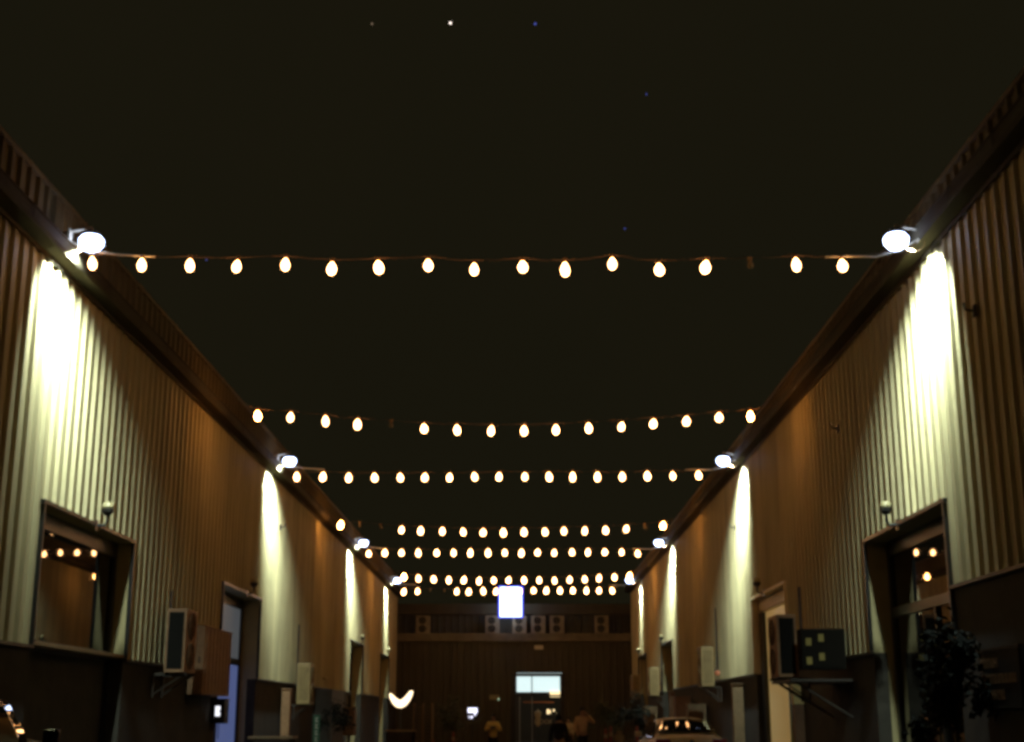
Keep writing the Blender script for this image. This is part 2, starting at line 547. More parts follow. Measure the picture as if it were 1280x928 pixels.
# shop interior
PE(MB().box(-1.5, 4.2, EY + 7.8, EY + 8, 0, 5).box(-1.7, -1.5, EY + .3, EY + 8, 0, 5).box(4.2, 4.4, EY + .3, EY + 8, 0, 5).box(-1.5, 4.2, EY + .3, EY + 8, 5, 5.2), 'shop_wall', mat('shop interior wall', (0.08, 0.065, 0.045), 0.8), eb)
PE(MB().box(-0.30, 1.9, EY + 1.2, EY + 1.3, 3.02, 4.3).box(1.9, 2.5, EY + 1.2, EY + 1.3, 2.98, 4.3), 'lit_panel', E_TRANS, eb)
PE(MB().box(1.75, 2.4, EY + 1.0, EY + 1.1, 2.72, 3.05, .02), 'lit_shade', E_WARM, eb)
PE(MB().box(0.1, 2.0, EY + 1.5, EY + 1.6, 2.38, 2.44), 'shelf_edge', mat('orange shelf', (0.6, 0.2, 0.06), 0.6), eb)
lt = bpy.data.lights.new('shop_light', 'POINT'); lt.energy = 35; lt.color = (1, .85, .6); lt.shadow_soft_size = .2
lo = bpy.data.objects.new('shop_light', lt); COL.objects.link(lo); lo.location = (1.0, EY + 3, 3.6)
def letters(txt, size, loc, m, name, parent, base, rx=pi / 2):
    cu = bpy.data.curves.new(name, 'FONT'); cu.body = txt; cu.size = size; cu.extrude = 0.01
    o = bpy.data.objects.new(name, cu); COL.objects.link(o)
    dg = bpy.context.evaluated_depsgraph_get()
    me = bpy.data.meshes.new_from_object(o.evaluated_get(dg))
    bpy.data.objects.remove(o)
    o = bpy.data.objects.new(name, me); COL.objects.link(o)
    me.materials.clear(); me.materials.append(m)
    o.parent = parent
    o.matrix_parent_inverse = Matrix.Translation((-base[0], -base[1], -base[2]))
    o.location = loc; o.rotation_euler = (rx, 0, 0)
    return o
letters('L OOK', 0.36, (0.78, EY - 0.03, 1.13), PALEL, 'lettering', dr, db)
PE(MB().box(1.55, 1.68, EY + .7, EY + .8, 1.70, 1.98, .02).box(1.72, 1.78, EY + .7, EY + .8, 1.72, 1.95, .02).box(1.92, 2.02, EY + .7, EY + .8, 1.85, 1.98, .02).box(2.1, 2.24, EY + .7, EY + .8, 1.6, 1.76, .02), 'display_lights', E_WARM, eb)
PE(MB().box(0.79, 1.33, EY - .12, EY - .04, 5.53, 5.77, .01), 'name_plate', mat('pale plate', (0.62, 0.52, 0.30), 0.6), eb)
PE(MB().box(-1.94, -1.36, EY - .12, EY - .04, 2.53, 2.82, .02), 'wall_plate', mat('dull plate', (0.36, 0.32, 0.16), 0.6), eb)
PE(MB().box(-1.42, -1.36, EY - .15, EY - .121, 2.54, 2.60), 'indicator', E_DOT, eb)

mq = thing('mannequin', 'pale slim mannequin torso on a stand inside the far lit doorway', 'mannequin', (1.0, EY + 0.5, 0))
MB().lathe([(0.05, .95), (.10, 1.0), (.13, 1.1), (.115, 1.3), (.16, 1.55), (.22, 1.78), (.16, 1.86), (.05, 1.9), (.045, 1.98), (.001, 2.0)], 14).build('torso', mat('pale dress cloth', (.62, .56, .36), .8), mq, True)
MB().lathe([(.16, 0.003), (.16, .03), (.015, .04), (.015, .96)], 12).build('stand', BLK, mq)

# lightbox sign on the end building
sg = thing('lightbox_sign', 'glowing blue white rectangular lightbox high on the end building roof edge', 'sign', (-0.65, 82.9, 7.37))
MB().box(-.66, .66, -.1, .1, .06, 1.84, .02).build('light_face', E_SIGN, sg)
MB().box(-.76, -.665, -.09, .13, 0, 1.91).box(.665, .76, -.09, .13, 0, 1.91).box(-.665, .665, -.09, .13, 1.845, 1.91).box(-.665, .665, -.09, .13, 0, .055).build('edge_glow', E_SIGNF, sg)
MB().box(-.5, -.44, .13, 1.72, .3, .36).box(.44, .5, .13, 1.72, .3, .36).box(-.5, -.44, .13, 1.72, .9, .96).box(.44, .5, .13, 1.72, .9, .96).build('mounting_arm', STEEL, sg)

# ------------------------------------------------------------------ air conditioners
def make_ac(casing, pipe=None, shelf=True):
    """front faces -y, back on y=0.27; z from 0"""
    t = bpy.data.objects.new('air_conditioner', None); COL.objects.link(t)
    W, D, H = 1.0, 0.42, 1.3
    m = MB()
    m.box(-W/2, W/2, -D/2, D/2, 0.0, H, 0.02)
    m.build('casing', casing, t)
    m = MB()
    for zc in (0.34, 0.95):
        m.lathe([(.27, -D/2 - .02), (.27, -D/2 - .006), (.001, -D/2 - .006)], 24, (-.05, 0, zc), 'y')
    m.build('fan_opening', ACD, t)
    m = MB()
    for zc in (0.34, 0.95):
        for r in (.09, .16, .23, .275):
            pts = [(-.05 + r * cos(a * pi / 10), -D/2 - .03, zc + r * sin(a * pi / 10)) for a in range(21)]
            m.tube(pts, .006, 5)
        m.tube([(-.05 - .27, -D/2 - .03, zc), (-.05 + .27, -D/2 - .03, zc)], .006, 5)
        m.tube([(-.05, -D/2 - .03, zc - .27), (-.05, -D/2 - .03, zc + .27)], .006, 5)
    m.build('fan_guard', casing, t)
    m = MB()
    for sx in (-1, 1):
        xa, xb = sorted((sx * (W/2 + .002), sx * (W/2 + .008)))
        m.box(xa, xb, -D/2 + .05, D/2 - .05, 0.07, H - 0.07)
    m.build('side_grille', ACD if casing is ACB else casing, t)
    if casing is not ACB:
        for sx in (-1, 1):
            m = MB()
            for k in range(14):
                z = .15 + k * .075
                xa, xb = sorted((sx * (W/2 + .009), sx * (W/2 + .012)))
                m.box(xa, xb, -D/2 + .06, D/2 - .06, z, z + .018)
            m.build('side_louvre', ACD, t)
    if shelf:
        m = MB()
        for x in (-.38, .38):
            m.box(x - .025, x + .025, -D/2 - .03, D/2 + .25, -.06, -.004)
            m.tube([(x, -D/2 + .05, -.05), (x, D/2 + .23, -.45)], .018, 6)
            m.box(x - .025, x + .025, D/2 + .21, D/2 + .25, -.5, -.004)
        m.build('wall_bracket', STEEL, t)
    if pipe:
        MB().tube([(.3, D/2 + .005, .5), (.3, D/2 + .14, .6), (.3, D/2 + .14, pipe)], .028, 7).build('pipe', PIPE, t)
    return t
def put(o, loc, rz, label, group=None, sc=None):
    o.location = loc; o.rotation_euler = (0, 0, rz)
    o['label'] = label; o['category'] = 'air conditioner'
    if group: o['group'] = group
    if sc: o.scale = sc
    return o
put(make_ac(ACB, 1.75), (-7.18, 28.85, 2.40), pi/2, 'brown twin fan air conditioner on the left wall, nearest before the blue door', 'air conditioners mounted on the left wall')
pale = make_ac(ACW, 2.6)
put(pale, (-7.12, 45.5, 1.92), pi/2, 'slatted air conditioner low on the left wall behind the brown post', 'air conditioners mounted on the left wall')
put(copy_tree(pale), (6.22, 46.5, 2.50), -pi/2, 'tall tan air conditioner on the right wall above the parked sedan', 'air conditioners mounted on the right wall')
a = put(copy_tree(pale), (6.18, 64.6, 2.47), -pi/2, 'tan air conditioner on the right wall beyond the third doorway, darker face', 'air conditioners mounted on the right wall')
put(copy_tree(pale), (6.26, 76.0, 2.47), -pi/2, 'pale yellow air conditioner farthest down the right wall, at the alley end', 'air conditioners mounted on the right wall')
ledge = make_ac(mat('dusty condenser casing', (0.26, 0.21, 0.12), 0.7, 0, 0.2, 4), None, False)
for i, (x, lab) in enumerate([(-6.05, 'dim air conditioner at the far left end of the high ledge'),
                              (-1.79, 'air conditioner on the high ledge just left of the glowing sign'),
                              (-0.12, 'air conditioner on the high ledge directly below the glowing sign'),
                              (1.04, 'air conditioner on the high ledge right of the sign, first of two close neighbours'),
                              (2.20, 'air conditioner on the high ledge right of the sign, second of two close neighbours'),
                              (4.93, 'lone air conditioner toward the right end of the high ledge')]):
    o = ledge if i == 0 else copy_tree(ledge)
    put(o, (x, EY + 0.15, 6.503), 0, lab, 'air conditioners on the end building ledge', (0.86, 1, 0.82))
# big group by the right door
big = make_ac(ACB, 1.9)
put(big, (5.62, 29.5, 2.32), -pi/2, 'brown air conditioner sticking out on a steel shelf beside the cream door', 'air conditioners mounted on the right wall')
cb = thing('electrical_cabinet', 'dark electrical cabinet with small yellow labels beside the brown air conditioner', 'cabinet', (6.20, 28.4, 2.45))
MB().box(-.45, .45, -.22, .22, 0.003, .82, .015).build('casing', mat('dark cabinet paint', (0.016, 0.014, 0.009), .95, 0, .2, 4, spec=.1), cb)
MB().box(-.43, -.01, -.235, -.222, .05, .78).box(.01, .43, -.235, -.222, .05, .78).build('cabinet_door', mat('cabinet door paint', (0.014, 0.012, 0.008), .95, 0, spec=.1), cb)
m = MB()
for x, z in ((-.36, .48), (-.36, .10), (-.10, .56), (-.10, .18)):
    m.box(x, x + .11, -.243, -.237, z, z + .15)
m.build('yellow_label', mat('dull yellow label', (0.34, 0.27, 0.08), 0.9, spec=.1), cb)
sh = tag(MB().box(5.45, 6.74, 28.0, 30.1, 2.20, 2.255, .005).tube([(5.6, 28.2, 2.2), (6.72, 28.2, 1.5)], .025).tube([(5.6, 29.9, 2.2), (6.72, 29.9, 1.5)], .025).build('steel_shelf', STEEL), 'dark steel shelf jutting from the right wall under the cabinet', 'shelf')

# ------------------------------------------------------------------ wall cabinets, posts, boxes
def box_thing(name, cat, label, x0, x1, y0, y1, z0, z1, m, group=None, ribs=0, side=1, lid=True):
    t = thing(name, label, cat, ((x0 + x1) / 2, (y0 + y1) / 2, z0), 0, group)
    hx, hy, h = (x1 - x0) / 2, (y1 - y0) / 2, z1 - z0
    MB().box(-hx, hx, -hy, hy, 0.003, h - .03, .012).build('body', m, t)
    if lid: MB().box(-hx - .02, hx + .02, -hy - .02, hy + .02, h - .028, h, .008).build('lid', m, t)
    b = MB().box(-hx + .04, hx - .04, -hy - .014, -hy - .002, .06, h - .09)
    b.build('front_door', m, t)
    k = MB()
    xo = hx - .1
    k.box(xo - .015, xo + .015, -hy - .03, -hy - .016, h * .45, h * .55)
    k.build('latch', DFR, t)
    if ribs:
        k = MB()
        for i in range(ribs):
            yy = -hy + (i + .5) * 2 * hy / ribs
            xa, xb = sorted((-side * (hx + .002), -side * (hx + .02)))
            k.box(xa, xb, yy - .02, yy + .02, .05, h - .05)
        k.build('side_rib', m, t)
    return t
box_thing('wall_cabinet', 'cabinet', 'tall brown ribbed wall cabinet between the twin fan unit and the blue door', -7.60, -7.25, 31.3, 34.2, 2.0, 3.55, ACB, None, 8, -1)
mt = box_thing('meter_box', 'meter', 'dark meter box with a small lit white display beside the blue door', -7.62, -7.3, 34.0, 34.5, 1.35, 1.95, BLK)
MB().box(-.06, .06, -.27, -.266, .18, .42).build('display', E_METER, mt)
box_thing('storage_box', 'box', 'dark tall storage box against the left wall past the slatted unit', -7.6, -7.0, 51.0, 54.5, 0.12, 2.5, mat('dark locker paint', (0.06, 0.05, 0.03), .6, .1, .2, 4))
box_thing('storage_box', 'box', 'smaller tan box against the left wall beside the tall dark one', -7.4, -6.7, 55.5, 56.3, 0.8, 1.9, TANB)
box_thing('storage_box', 'box', 'tan box on the right wall just behind the sedan roof', 6.0, 6.65, 50.0, 50.8, 0.12, 1.98, TANB)
box_thing('storage_box', 'box', 'brown box on the right wall left of the tan one, below the tan air conditioner', 6.0, 6.6, 54.0, 54.8, 0.7, 2.3, BROWN)
box_thing('storage_box', 'box', 'farthest tan box on the right wall under the third air conditioner', 6.0, 6.6, 67.5, 68.4, 0.9, 2.02, TANB)
def post(name, label, x, y, z1, wd, m, cat='post'):
    t = thing(name, label, cat, (x, y, 0.12))
    MB().box(-wd/2, wd/2, -wd/2, wd/2, 0.003, z1 - .15, .015).build('shaft', m, t)
    MB().box(-wd/2 - .03, wd/2 + .03, -wd/2 - .03, wd/2 + .03, z1 - .147, z1 - .12, .008).build('cap', m, t)
    MB().box(-wd/2 - .04, wd/2 + .04, -wd/2 - .04, wd/2 + .04, 0.002, .06, .008).build('foot', m, t)
    return t
post('wall_post', 'brown square post against the dark base of the left wall', -7.42, 43.6, 2.38, 0.26, ACB)
post('wall_post', 'tan square post against the right wall, right of the parked sedan', 6.55, 42.0, 2.5, 0.32, TANB)
post('wall_post', 'slim brown post under the far left doorway edge of the right wall', 6.55, 60.3, 2.6, 0.26, BROWN)
mbx = thing('notice_box', 'pale yellow box on a brown post beside the cream door', 'box', (6.62, 33.2, 0.12))
MB().box(-.13, .13, -.12, .12, 1.68, 2.18, .015).build('box_body', YLAB, mbx)
MB().box(-.12, .12, -.1, .1, 0.003, 1.676, .015).build('post', BROWN, mbx)
gb = thing('vertical_banner', 'narrow dark green vertical banner hanging in front of the slatted unit', 'banner', (-6.2, 42.0, 0.12))
MB().box(-.1, .1, -.012, .012, .15, 1.45).build('cloth', GREENB, gb)
MB().tube([(-.13, .03, 0.002), (-.13, .03, 1.5)], .015).tube([(-.13, .03, 1.47), (.12, .03, 1.47)], .012).build('pole', STEEL, gb)
m = MB()
for k in range(6):
    z = .3 + k * .19
    m.box(-.05, .05, -.018, -.0125, z, z + .02).box(-.02, .0, -.018, -.0125, z + .025, z + .10).box(-.05, .045, -.018, -.0125, z + .105, z + .12)
m.build('lettering', PALEL, gb)

def table(label, x, y, w, h, d=0.6):
    t = thing('counter_table', label, 'table', (x, y, 0), 0, 'counters along the left side')
    MB().box(-w/2, w/2, -d/2, d/2, h - .05, h, .01).build('table_top', WOOD, t)
    for sx in (-1, 1):
        for sy in (-1, 1):
            MB().box(sx*(w/2-.08)-.03, sx*(w/2-.08)+.03, sy*(d/2-.07)-.03, sy*(d/2-.07)+.03, .003, h - .053).build('leg', DWOOD, t)
    MB().box(-w/2 + .05, w/2 - .05, -d/2 + .04, -d/2 + .06, .35, h - .06).build('front_panel', DWOOD, t)
    return t
table('pale topped counter in the dark near the brown post on the left', -5.45, 30.5, 1.0, 1.10)
table('pale topped counter under the glowing crescent at the far left', -4.35, 50.0, 1.10, 1.06)

# lamps over doors
def door_lamp(s, X, y, z, label):
    t = thing('door_lamp', label, 'lamp', (X, y, z), 0, 'unlit lamps above the doorways')
    MB().tube([(0, 0, -.3), (-s*.16, 0, -.3), (-s*.2, 0, -.22), (-s*.2, 0, -.08)], .025).build('arm', DFR, t)
    MB().box(*sorted((-s*.002, -s*.03)), -.07, .07, -.4, -.2, .005).build('wall_plate', DFR, t)
    MB().lathe([(.05, -.12), (.105, -.06), (.105, .0)], 14, (-s*.2, 0, 0)).build('lamp_body', DFR, t)
    MB().lathe([(.10, .002), (.11, .04), (.095, .09), (.055, .12), (.001, .13)], 14, (-s*.2, 0, 0)).build('lamp_globe', LGLOBE, t, True)
for s, X, side in ((-1, -7.65 + .04, 'left'), (1, 6.75 - .04, 'right')):
    for y, nm in ((23.9, 'nearest'), (37.5, 'second'), (63.8, 'third'), (76.4, 'farthest')):
        door_lamp(s, X, y, 5.12, f'small unlit pale globe lamp over the {nm} doorway on the {side} wall')
# small wall hooks
for s, X, y, z, lab in ((-1, -7.61, 42.2, 7.3, 'small dark hook in the second bright light pool on the left wall'),
                        (-1, -7.61, 59.1, 7.33, 'small dark hook in the third bright light pool on the left wall'),
                        (1, 6.71, 42.0, 7.25, 'small dark hook in the second bright light pool on the right wall'),
                        (1, 6.71, 19.0, 7.3, 'small dark bracket on the nearest ribs of the right wall'),
                        (1, 6.71, 27.8, 7.4, 'small dark bracket between first light pool and orange glow, right wall'),
                        (1, 6.71, 58.5, 7.55, 'small dark hook in the third bright light pool on the right wall')):
    o = MB().box(*sorted((X, X - s*.05)), y - .05, y + .05, z - .09, z + .09, .01).tube([(X - s*.04, y, z), (X - s*.16, y, z + .02), (X - s*.18, y, z + .12)], .02).build('wall_hook', DFR)
    tag(o, lab, 'hook', 'hooks on the corrugated walls')
# small indicator lamps above the base wall
for x, y, z, m_, lab in ((6.6, 46.4, 2.95, E_ROSE, 'small reddish lamp just above the dark base of the right wall'),
                         (-7.5, 46.0 + .9, 3.0 - .05, LGLOBE, 'small pale globe between the slatted unit and second light pool'),
                         (-7.5, 52.6, 2.95, LGLOBE, 'small pale globe above the tall dark storage box')):
    t = thing('bulkhead_lamp', lab, 'lamp', (x, y, z))
    MB().lathe([(.001, -.09), (.07, -.07), (.1, 0), (.07, .07), (.001, .09)], 12).build('globe', m_, t, True)
    MB().box(*sorted((0.02 * (1 if x > 0 else -1), (.15 if x > 0 else -.15))), -.04, .04, -.05, .05).build('back_plate', DFR, t)

# ------------------------------------------------------------------ flood lamps
def flood(s, X, y, z, label):
    lx = s * 0.70
    t = thing('flood_lamp', label, 'flood lamp', (X - s*.34, y, z), 0, 'flood lamps on the gutters')
    q = -s * .36                                # lamp offset from gutter edge, towards the alley
    # housing above the lens
    MB().box(q - .13, q + .13, -.10, .10, .10, .17, .02).build('housing', STEEL, t)
    MB().lathe([(.001, -.17), (.12, -.14), (.19, -.05), (.20, .03), (.15, .095), (.001, .099)], 18, (q, 0, 0)).build('lens', E_FLOOD, t, True)
    MB().tube([(q, 0, .2), (q, 0, .25), (0, 0, .18), (s*.2, 0, .15)], .022).box(*sorted((-s*.02, s*.02)), -.07, .07, -.02, .22, .005).build('bracket', PALEC, t)
    loop = [(q + s*.1, 0, -.02)] + [(-s*(.22 - .30*k/10), .03*sin(k), -.10 - .09*sin(pi*k/10)) for k in range(11)] + [(s*.12, .02, .06)]
    MB().tube(loop, .009, 6).build('cable', CABLE, t)
    ld = bpy.data.lights.new('flood_beam', 'AREA')
    ld.shape = 'RECTANGLE'; ld.size = 0.16; ld.size_y = 0.40
    ld.energy = FLOOD_W * rnd.uniform(.85, 1.1); ld.color = (0.78, 0.97, 1.0); ld.spread = radians(100 if y < 70 else 82)
    lo = bpy.data.objects.new('flood_beam', ld); COL.objects.link(lo)
    lo.parent = t; lo.location = (q + s*.13, 0, -.14)
    d = Vector((s * (.68 + rnd.uniform(-.06, .06)), (0.50 if y < 70 else 0.0) + rnd.uniform(-.06, .06), -1.0)).normalized()
    zx = -d
    xx = (Vector((s, 0, 0)) - zx * zx.dot(Vector((s, 0, 0)))).normalized()
    yx = zx.cross(xx)
    lo.rotation_euler = Matrix((xx, yx, zx)).transposed().to_euler()
FY = (20.5, 39.7, 59.2, 75.9)
for y, nm in zip(FY, ('nearest', 'second', 'third', 'farthest')):
    for s, X, side in ((-1, -7.65, 'left'), (1, 6.75, 'right')):
        if y < 5: nm2 = f'glaring white flood lamp on the {side} gutter above the camera, out of view ahead'
        else: nm2 = f'glaring white flood lamp, {nm} one on the {side} gutter'
        flood(s, X, y, 8.95, nm2)

# ------------------------------------------------------------------ festoon strings
bulb_bm = MB().lathe([(.012, .07), (.035, .045), (.062, .0), (.072, -.045), (.058, -.095), (.03, -.122), (.001, -.13)], 10)
_b = bulb_bm.build('bulb', E_BULB, None, True); ME_BULB = _b.data
ME_HOT = ME_BULB.copy(); ME_HOT.materials[0] = E_BULB_HOT
_s = MB().lathe([(.03, .135), (.034, .12), (.034, .075), (.024, .069)], 8).build('socket', SOCK); ME_SOCK = _s.data
_d = MB().lathe([(.012, .07), (.03, .045), (.045, .0), (.04, -.05), (.001, -.075)], 10).build('bulb', DEAD, None, True); ME_DEAD = _d.data
for o in (_b, _s, _d): bpy.data.objects.remove(o)

STR = {
 20.5: (0, [(-6.91, 8.59), (-6.11, 8.56), (-5.33, 8.55), (-4.57, 8.53), (-3.79, 8.56), (-3.04, 8.49), (-2.29, 8.51), (-1.49, 8.54), (-0.75, 8.47), (0.03, 8.51), (0.71, 8.47), (1.47, 8.56), (2.22, 8.46), (2.97, 8.5), (3.69, 8.51, 0), (4.42, 8.54), (5.16, 8.52)]),
 31.0: (1, [(-6.23, 8.41), (-5.45, 8.37), (-4.62, 8.28), (-3.86, 8.2), (-3.06, 8.15, 0), (-2.29, 8.09), (-1.51, 8.06), (-0.7, 8.04), (0.07, 8.04), (0.82, 8.06), (1.59, 8.10), (2.37, 8.13), (3.12, 8.2), (3.9, 8.26), (4.67, 8.35), (5.41, 8.38)]),
 39.7: (0, [(-6.72, 8.48), (-5.93, 8.48), (-5.16, 8.45), (-4.39, 8.45), (-3.62, 8.45), (-2.88, 8.45), (-2.14, 8.45), (-1.4, 8.47), (-0.66, 8.47), (0.11, 8.47), (0.83, 8.47), (1.54, 8.47), (2.28, 8.47), (3.02, 8.47), (3.77, 8.49), (4.53, 8.49), (5.3, 8.51)]),
 50.0: (1, [(-6.74, 8.47), (-6.02, 8.41, 0), (-5.24, 8.35, 0), (-4.46, 8.28), (-3.75, 8.25), (-2.94, 8.23), (-2.17, 8.2), (-1.42, 8.18), (-0.67, 8.18), (0.1, 8.2), (0.88, 8.2), (1.59, 8.23), (2.37, 8.24), (3.14, 8.26), (3.92, 8.31), (4.6, 8.35, 0), (5.29, 8.43)]),
 59.2: (0, [(-6.71, 8.48), (-6.0, 8.52), (-5.27, 8.52), (-4.53, 8.52), (-3.72, 8.52), (-2.98, 8.52), (-2.24, 8.52), (-1.46, 8.52), (-0.73, 8.52), (0.01, 8.51), (0.72, 8.53), (1.45, 8.51), (2.23, 8.54), (2.93, 8.54), (3.67, 8.54), (4.41, 8.54), (5.11, 8.48)]),
 67.5: (1, [(-5.86, 8.31), (-5.14, 8.23), (-4.38, 8.19), (-3.62, 8.15), (-2.86, 8.15), (-2.1, 8.11), (-1.38, 8.13), (-0.63, 8.14), (0.13, 8.14), (0.89, 8.14), (1.65, 8.12), (2.41, 8.16), (3.16, 8.18), (3.88, 8.24), (4.64, 8.28), (5.4, 8.34)]),
 75.9: (0, [(-6.57, 8.33), (-5.81, 8.35), (-5.09, 8.35, 0), (-4.33, 8.33, 0), (-3.61, 8.35), (-2.94, 8.33), (-2.14, 8.37), (-1.42, 8.35), (-0.74, 8.37), (-0.08, 8.35), (0.68, 8.39), (1.4, 8.39), (2.16, 8.39), (2.88, 8.39), (3.64, 8.39), (4.35, 8.39), (5.07, 8.39)]),
}
base31 = STR[31.0][1]
SLAB = {20.5: 'nearest string of warm bulbs across the alley, one bulb out toward the right',
        31.0: 'second string of bulbs, sagging with one dead bulb left of centre',
        39.7: 'third string of bulbs, level between the second pair of flood lamps',
        50.0: 'fourth string of bulbs, sagging with two dead bulbs near its left end',
        59.2: 'fifth string of bulbs, level between the third pair of flood lamps',
        67.5: 'sixth string of bulbs, short sagging row just above the farthest one',
        75.9: 'farthest string of bulbs, passing in front of the glowing lightbox sign'}
for D, (sag, bl) in sorted(STR.items()):
    t = thing('light_string', SLAB[D], 'string lights', (0, D, 8.5), 0, 'strings of bulbs across the alley')
    inv = Matrix.Translation((0, -D, -8.5))
    grow = 0.98 + max(0, D - 25) * 0.012          # far bulbs enlarged to stand in for bloom
    zc = lambda x: 0
    wire = [(-7.33, 8.93), (-7.1, 8.82)] if not sag else [(-7.35, 8.86)]
    for k, p in enumerate(bl):
        wire.append((p[0], p[1] + .155))
        if k < len(bl) - 1:
            q = bl[k + 1]
            wire.append(((p[0] + q[0]) / 2, (p[1] + q[1]) / 2 + .14 + rnd.uniform(-.008, .012)))
    wire += [(5.75, 8.72), (6.1, 8.80), (6.40, 8.90)] if not sag else [(6.0, 8.62), (6.43, 8.90)]
    c = MB().tube([(x, D + rnd.uniform(-.01, .01), z) for x, z in wire], .0042, 6).build('cable', CABLE, t)
    c.matrix_parent_inverse = inv
    if not sag:      # second cable twisted near the lamps
        m = MB().tube([(-7.3, D - .03, 8.97), (-7.0, D - .02, 8.80), (-6.5, D, 8.735), (-5.9, D, 8.70)], .014, 6)
        m.tube([(6.4, D - .03, 8.96), (6.1, D - .03, 8.76), (5.7, D - .02, 8.66), (5.3, D, 8.68), (4.9, D, 8.67)], .014, 6)
        c = m.build('cable_tail', PALEC, t); c.matrix_parent_inverse = inv
    for p in bl:
        lit = len(p) == 2
        hot = sag and (p is bl[0] or p is bl[-1])
        b = bpy.data.objects.new('bulb', (ME_HOT if hot else ME_BULB) if lit else ME_DEAD)
        COL.objects.link(b); b.parent = t
        b.location = (p[0], 0, p[1] - 8.5 + .03)
        b.rotation_euler = (rnd.uniform(-.15, .15), rnd.uniform(-.2, .2), rnd.uniform(0, 6))
        b.scale = (grow * rnd.uniform(.9, 1.12), grow * rnd.uniform(.9, 1.12), grow * rnd.uniform(.95, 1.18)) if lit else (1, 1, 1)
        if not lit: b['label'] = 'dead unlit bulb'
        sk = bpy.data.objects.new('socket', ME_SOCK)
        COL.objects.link(sk); sk.parent = b

# ------------------------------------------------------------------ crescent light, screen
cr = thing('crescent_light', 'glaring white crescent shaped light at the far end of the left wall', 'lamp', (-5.45, 62.5, 0))
pts = []
for k in range(17):
    u = k / 16
    x = -.50 + 1.02 * u
    z = 2.62 - .50 * sin(pi * min(1, u * 1.05)) ** 0.9 - (.10 * (1 - u)) + .02
    pts.append((x, 0, z))
rad = [.04 + .13 * sin(pi * k / 16) ** .6 for k in range(17)]
MB().tube(pts, rad, 10).build('glow_tube', E_CRES, cr, True)
MB().tube([(0, .05, 0.003), (0, .05, 1.98)], .03).box(-.25, .25, -.2, .3, 0.002, .05).build('stand', STEEL, cr)
sc_ = thing('lit_screen', 'small lit white screen with a dark notch, left of the far door', 'screen', (-2.83, 80.0, 0))
MB().box(-.3, .3, 0, .05, 1.42, 2.1, .01).build('bezel', BLK, sc_)
MB().box(-.27, .27, -.02, -.003, 1.76, 2.03).box(.1, .26, -.02, -.003, 1.60, 1.757).box(-.22, .02, -.02, -.003, 1.45, 1.58, .01).build('display', E_SCR, sc_)
MB().tube([(0, .03, .003), (0, .03, 1.42)], .03).box(-.25, .25, -.1, .2, 0.002, .04).build('stand', BLK, sc_)

# shutter stack at far left of the end wall
cg = thing('slatted_rack', 'tall dim slatted rack right of the far left counter', 'rack', (-4.25, 60.0, 0))
MB().box(-.42, -.36, -.3, .3, 0.002, 2.1).box(.36, .42, -.3, .3, 0.002, 2.1).box(-.03, .03, -.3, .3, 0.002, 2.1).build('upright', TANB, cg)
m = MB()
for k in range(13):
    m.box(-.355, -.035, -.28, .28, .12 + k*.15, .15 + k*.15).box(.035, .355, -.28, .28, .12 + k*.15, .15 + k*.15)
m.build('slats', mat('dull slat', (.14, .11, .05), .8, 0, .3, 8), cg)

# delineator posts
def delin(x, y, h, lab):
    t = thing('traffic_post', lab, 'bollard', (x, y, 0), 0, 'red traffic posts in the alley')
    MB().lathe([(.13, 0.003), (.13, .05), (.06, .07)], 12).build('base', BLK, t)
    MB().lathe([(.058, .072), (.05, h - .08), (.03, h - .02), (.001, h)], 12).build('shaft', REDP, t, True)
    MB().lathe([(.0575, h * .7), (.0565, h * .82)], 12).build('band', mat('pale band', (.55, .42, .28), .5), t)
for x, y, h, lab in ((3.02, 50, 1.12, 'red traffic post right of the raised arm person, left of a pair'),
                     (3.22, 50.3, 1.2, 'red traffic post right of the raised arm person, right of a pair'),
                     (-2.45, 50, 1.0, 'reddish traffic post standing alone left of the yellow shirt person'),
                     (-3.3, 52, 0.7, 'short reddish traffic post beside the slatted rack'),
                     (4.15, 50, 1.2, 'red traffic post close to the left flank of the sedan')):
    delin(x, y, h, lab)
sk = thing('sack', 'khaki sack standing between the red posts and the sedan', 'sack', (3.52, 50, 0))
MB().lathe([(.16, 0.003), (.19, .2), (.18, .6), (.17, .85), (.08, .95), (.12, 1.02)], 12).build('sack_body', SACK, sk, True)
MB().lathe([(.085, .93), (.092, .945), (.085, .96)], 12).build('tie', DWOOD, sk)

# ------------------------------------------------------------------ shrubs
def leaf_cloud(mb, c, rad, n, size, seed):
    r = random.Random(seed)
    clumps = [Vector((r.gauss(0, .5), r.gauss(0, .5), r.gauss(0, .5))) for _ in range(11)]
    for _ in range(n):
        cl = r.choice(clumps)
        p = cl + Vector((r.gauss(0, .22), r.gauss(0, .22), r.gauss(0, .22)))
        p = Vector((c[0] + p.x * rad[0], c[1] + p.y * rad[1], c[2] + p.z * rad[2]))
        d = Vector((r.gauss(0, 1), r.gauss(0, 1), r.gauss(-.2, .8))).normalized()
        sd = d.orthogonal().normalized()
        sd.rotate(Matrix.Rotation(r.uniform(0, 6.28), 3, d))
        L = size * r.uniform(.6, 1.3); W = L * .28
        up = d.cross(sd) * (L * .1)
        vs = [mb.bm.verts.new(q) for q in (p, p + d*L*.5 + sd*W - up, p + d*L, p + d*L*.5 - sd*W - up)]
        mb.bm.faces.new(vs)
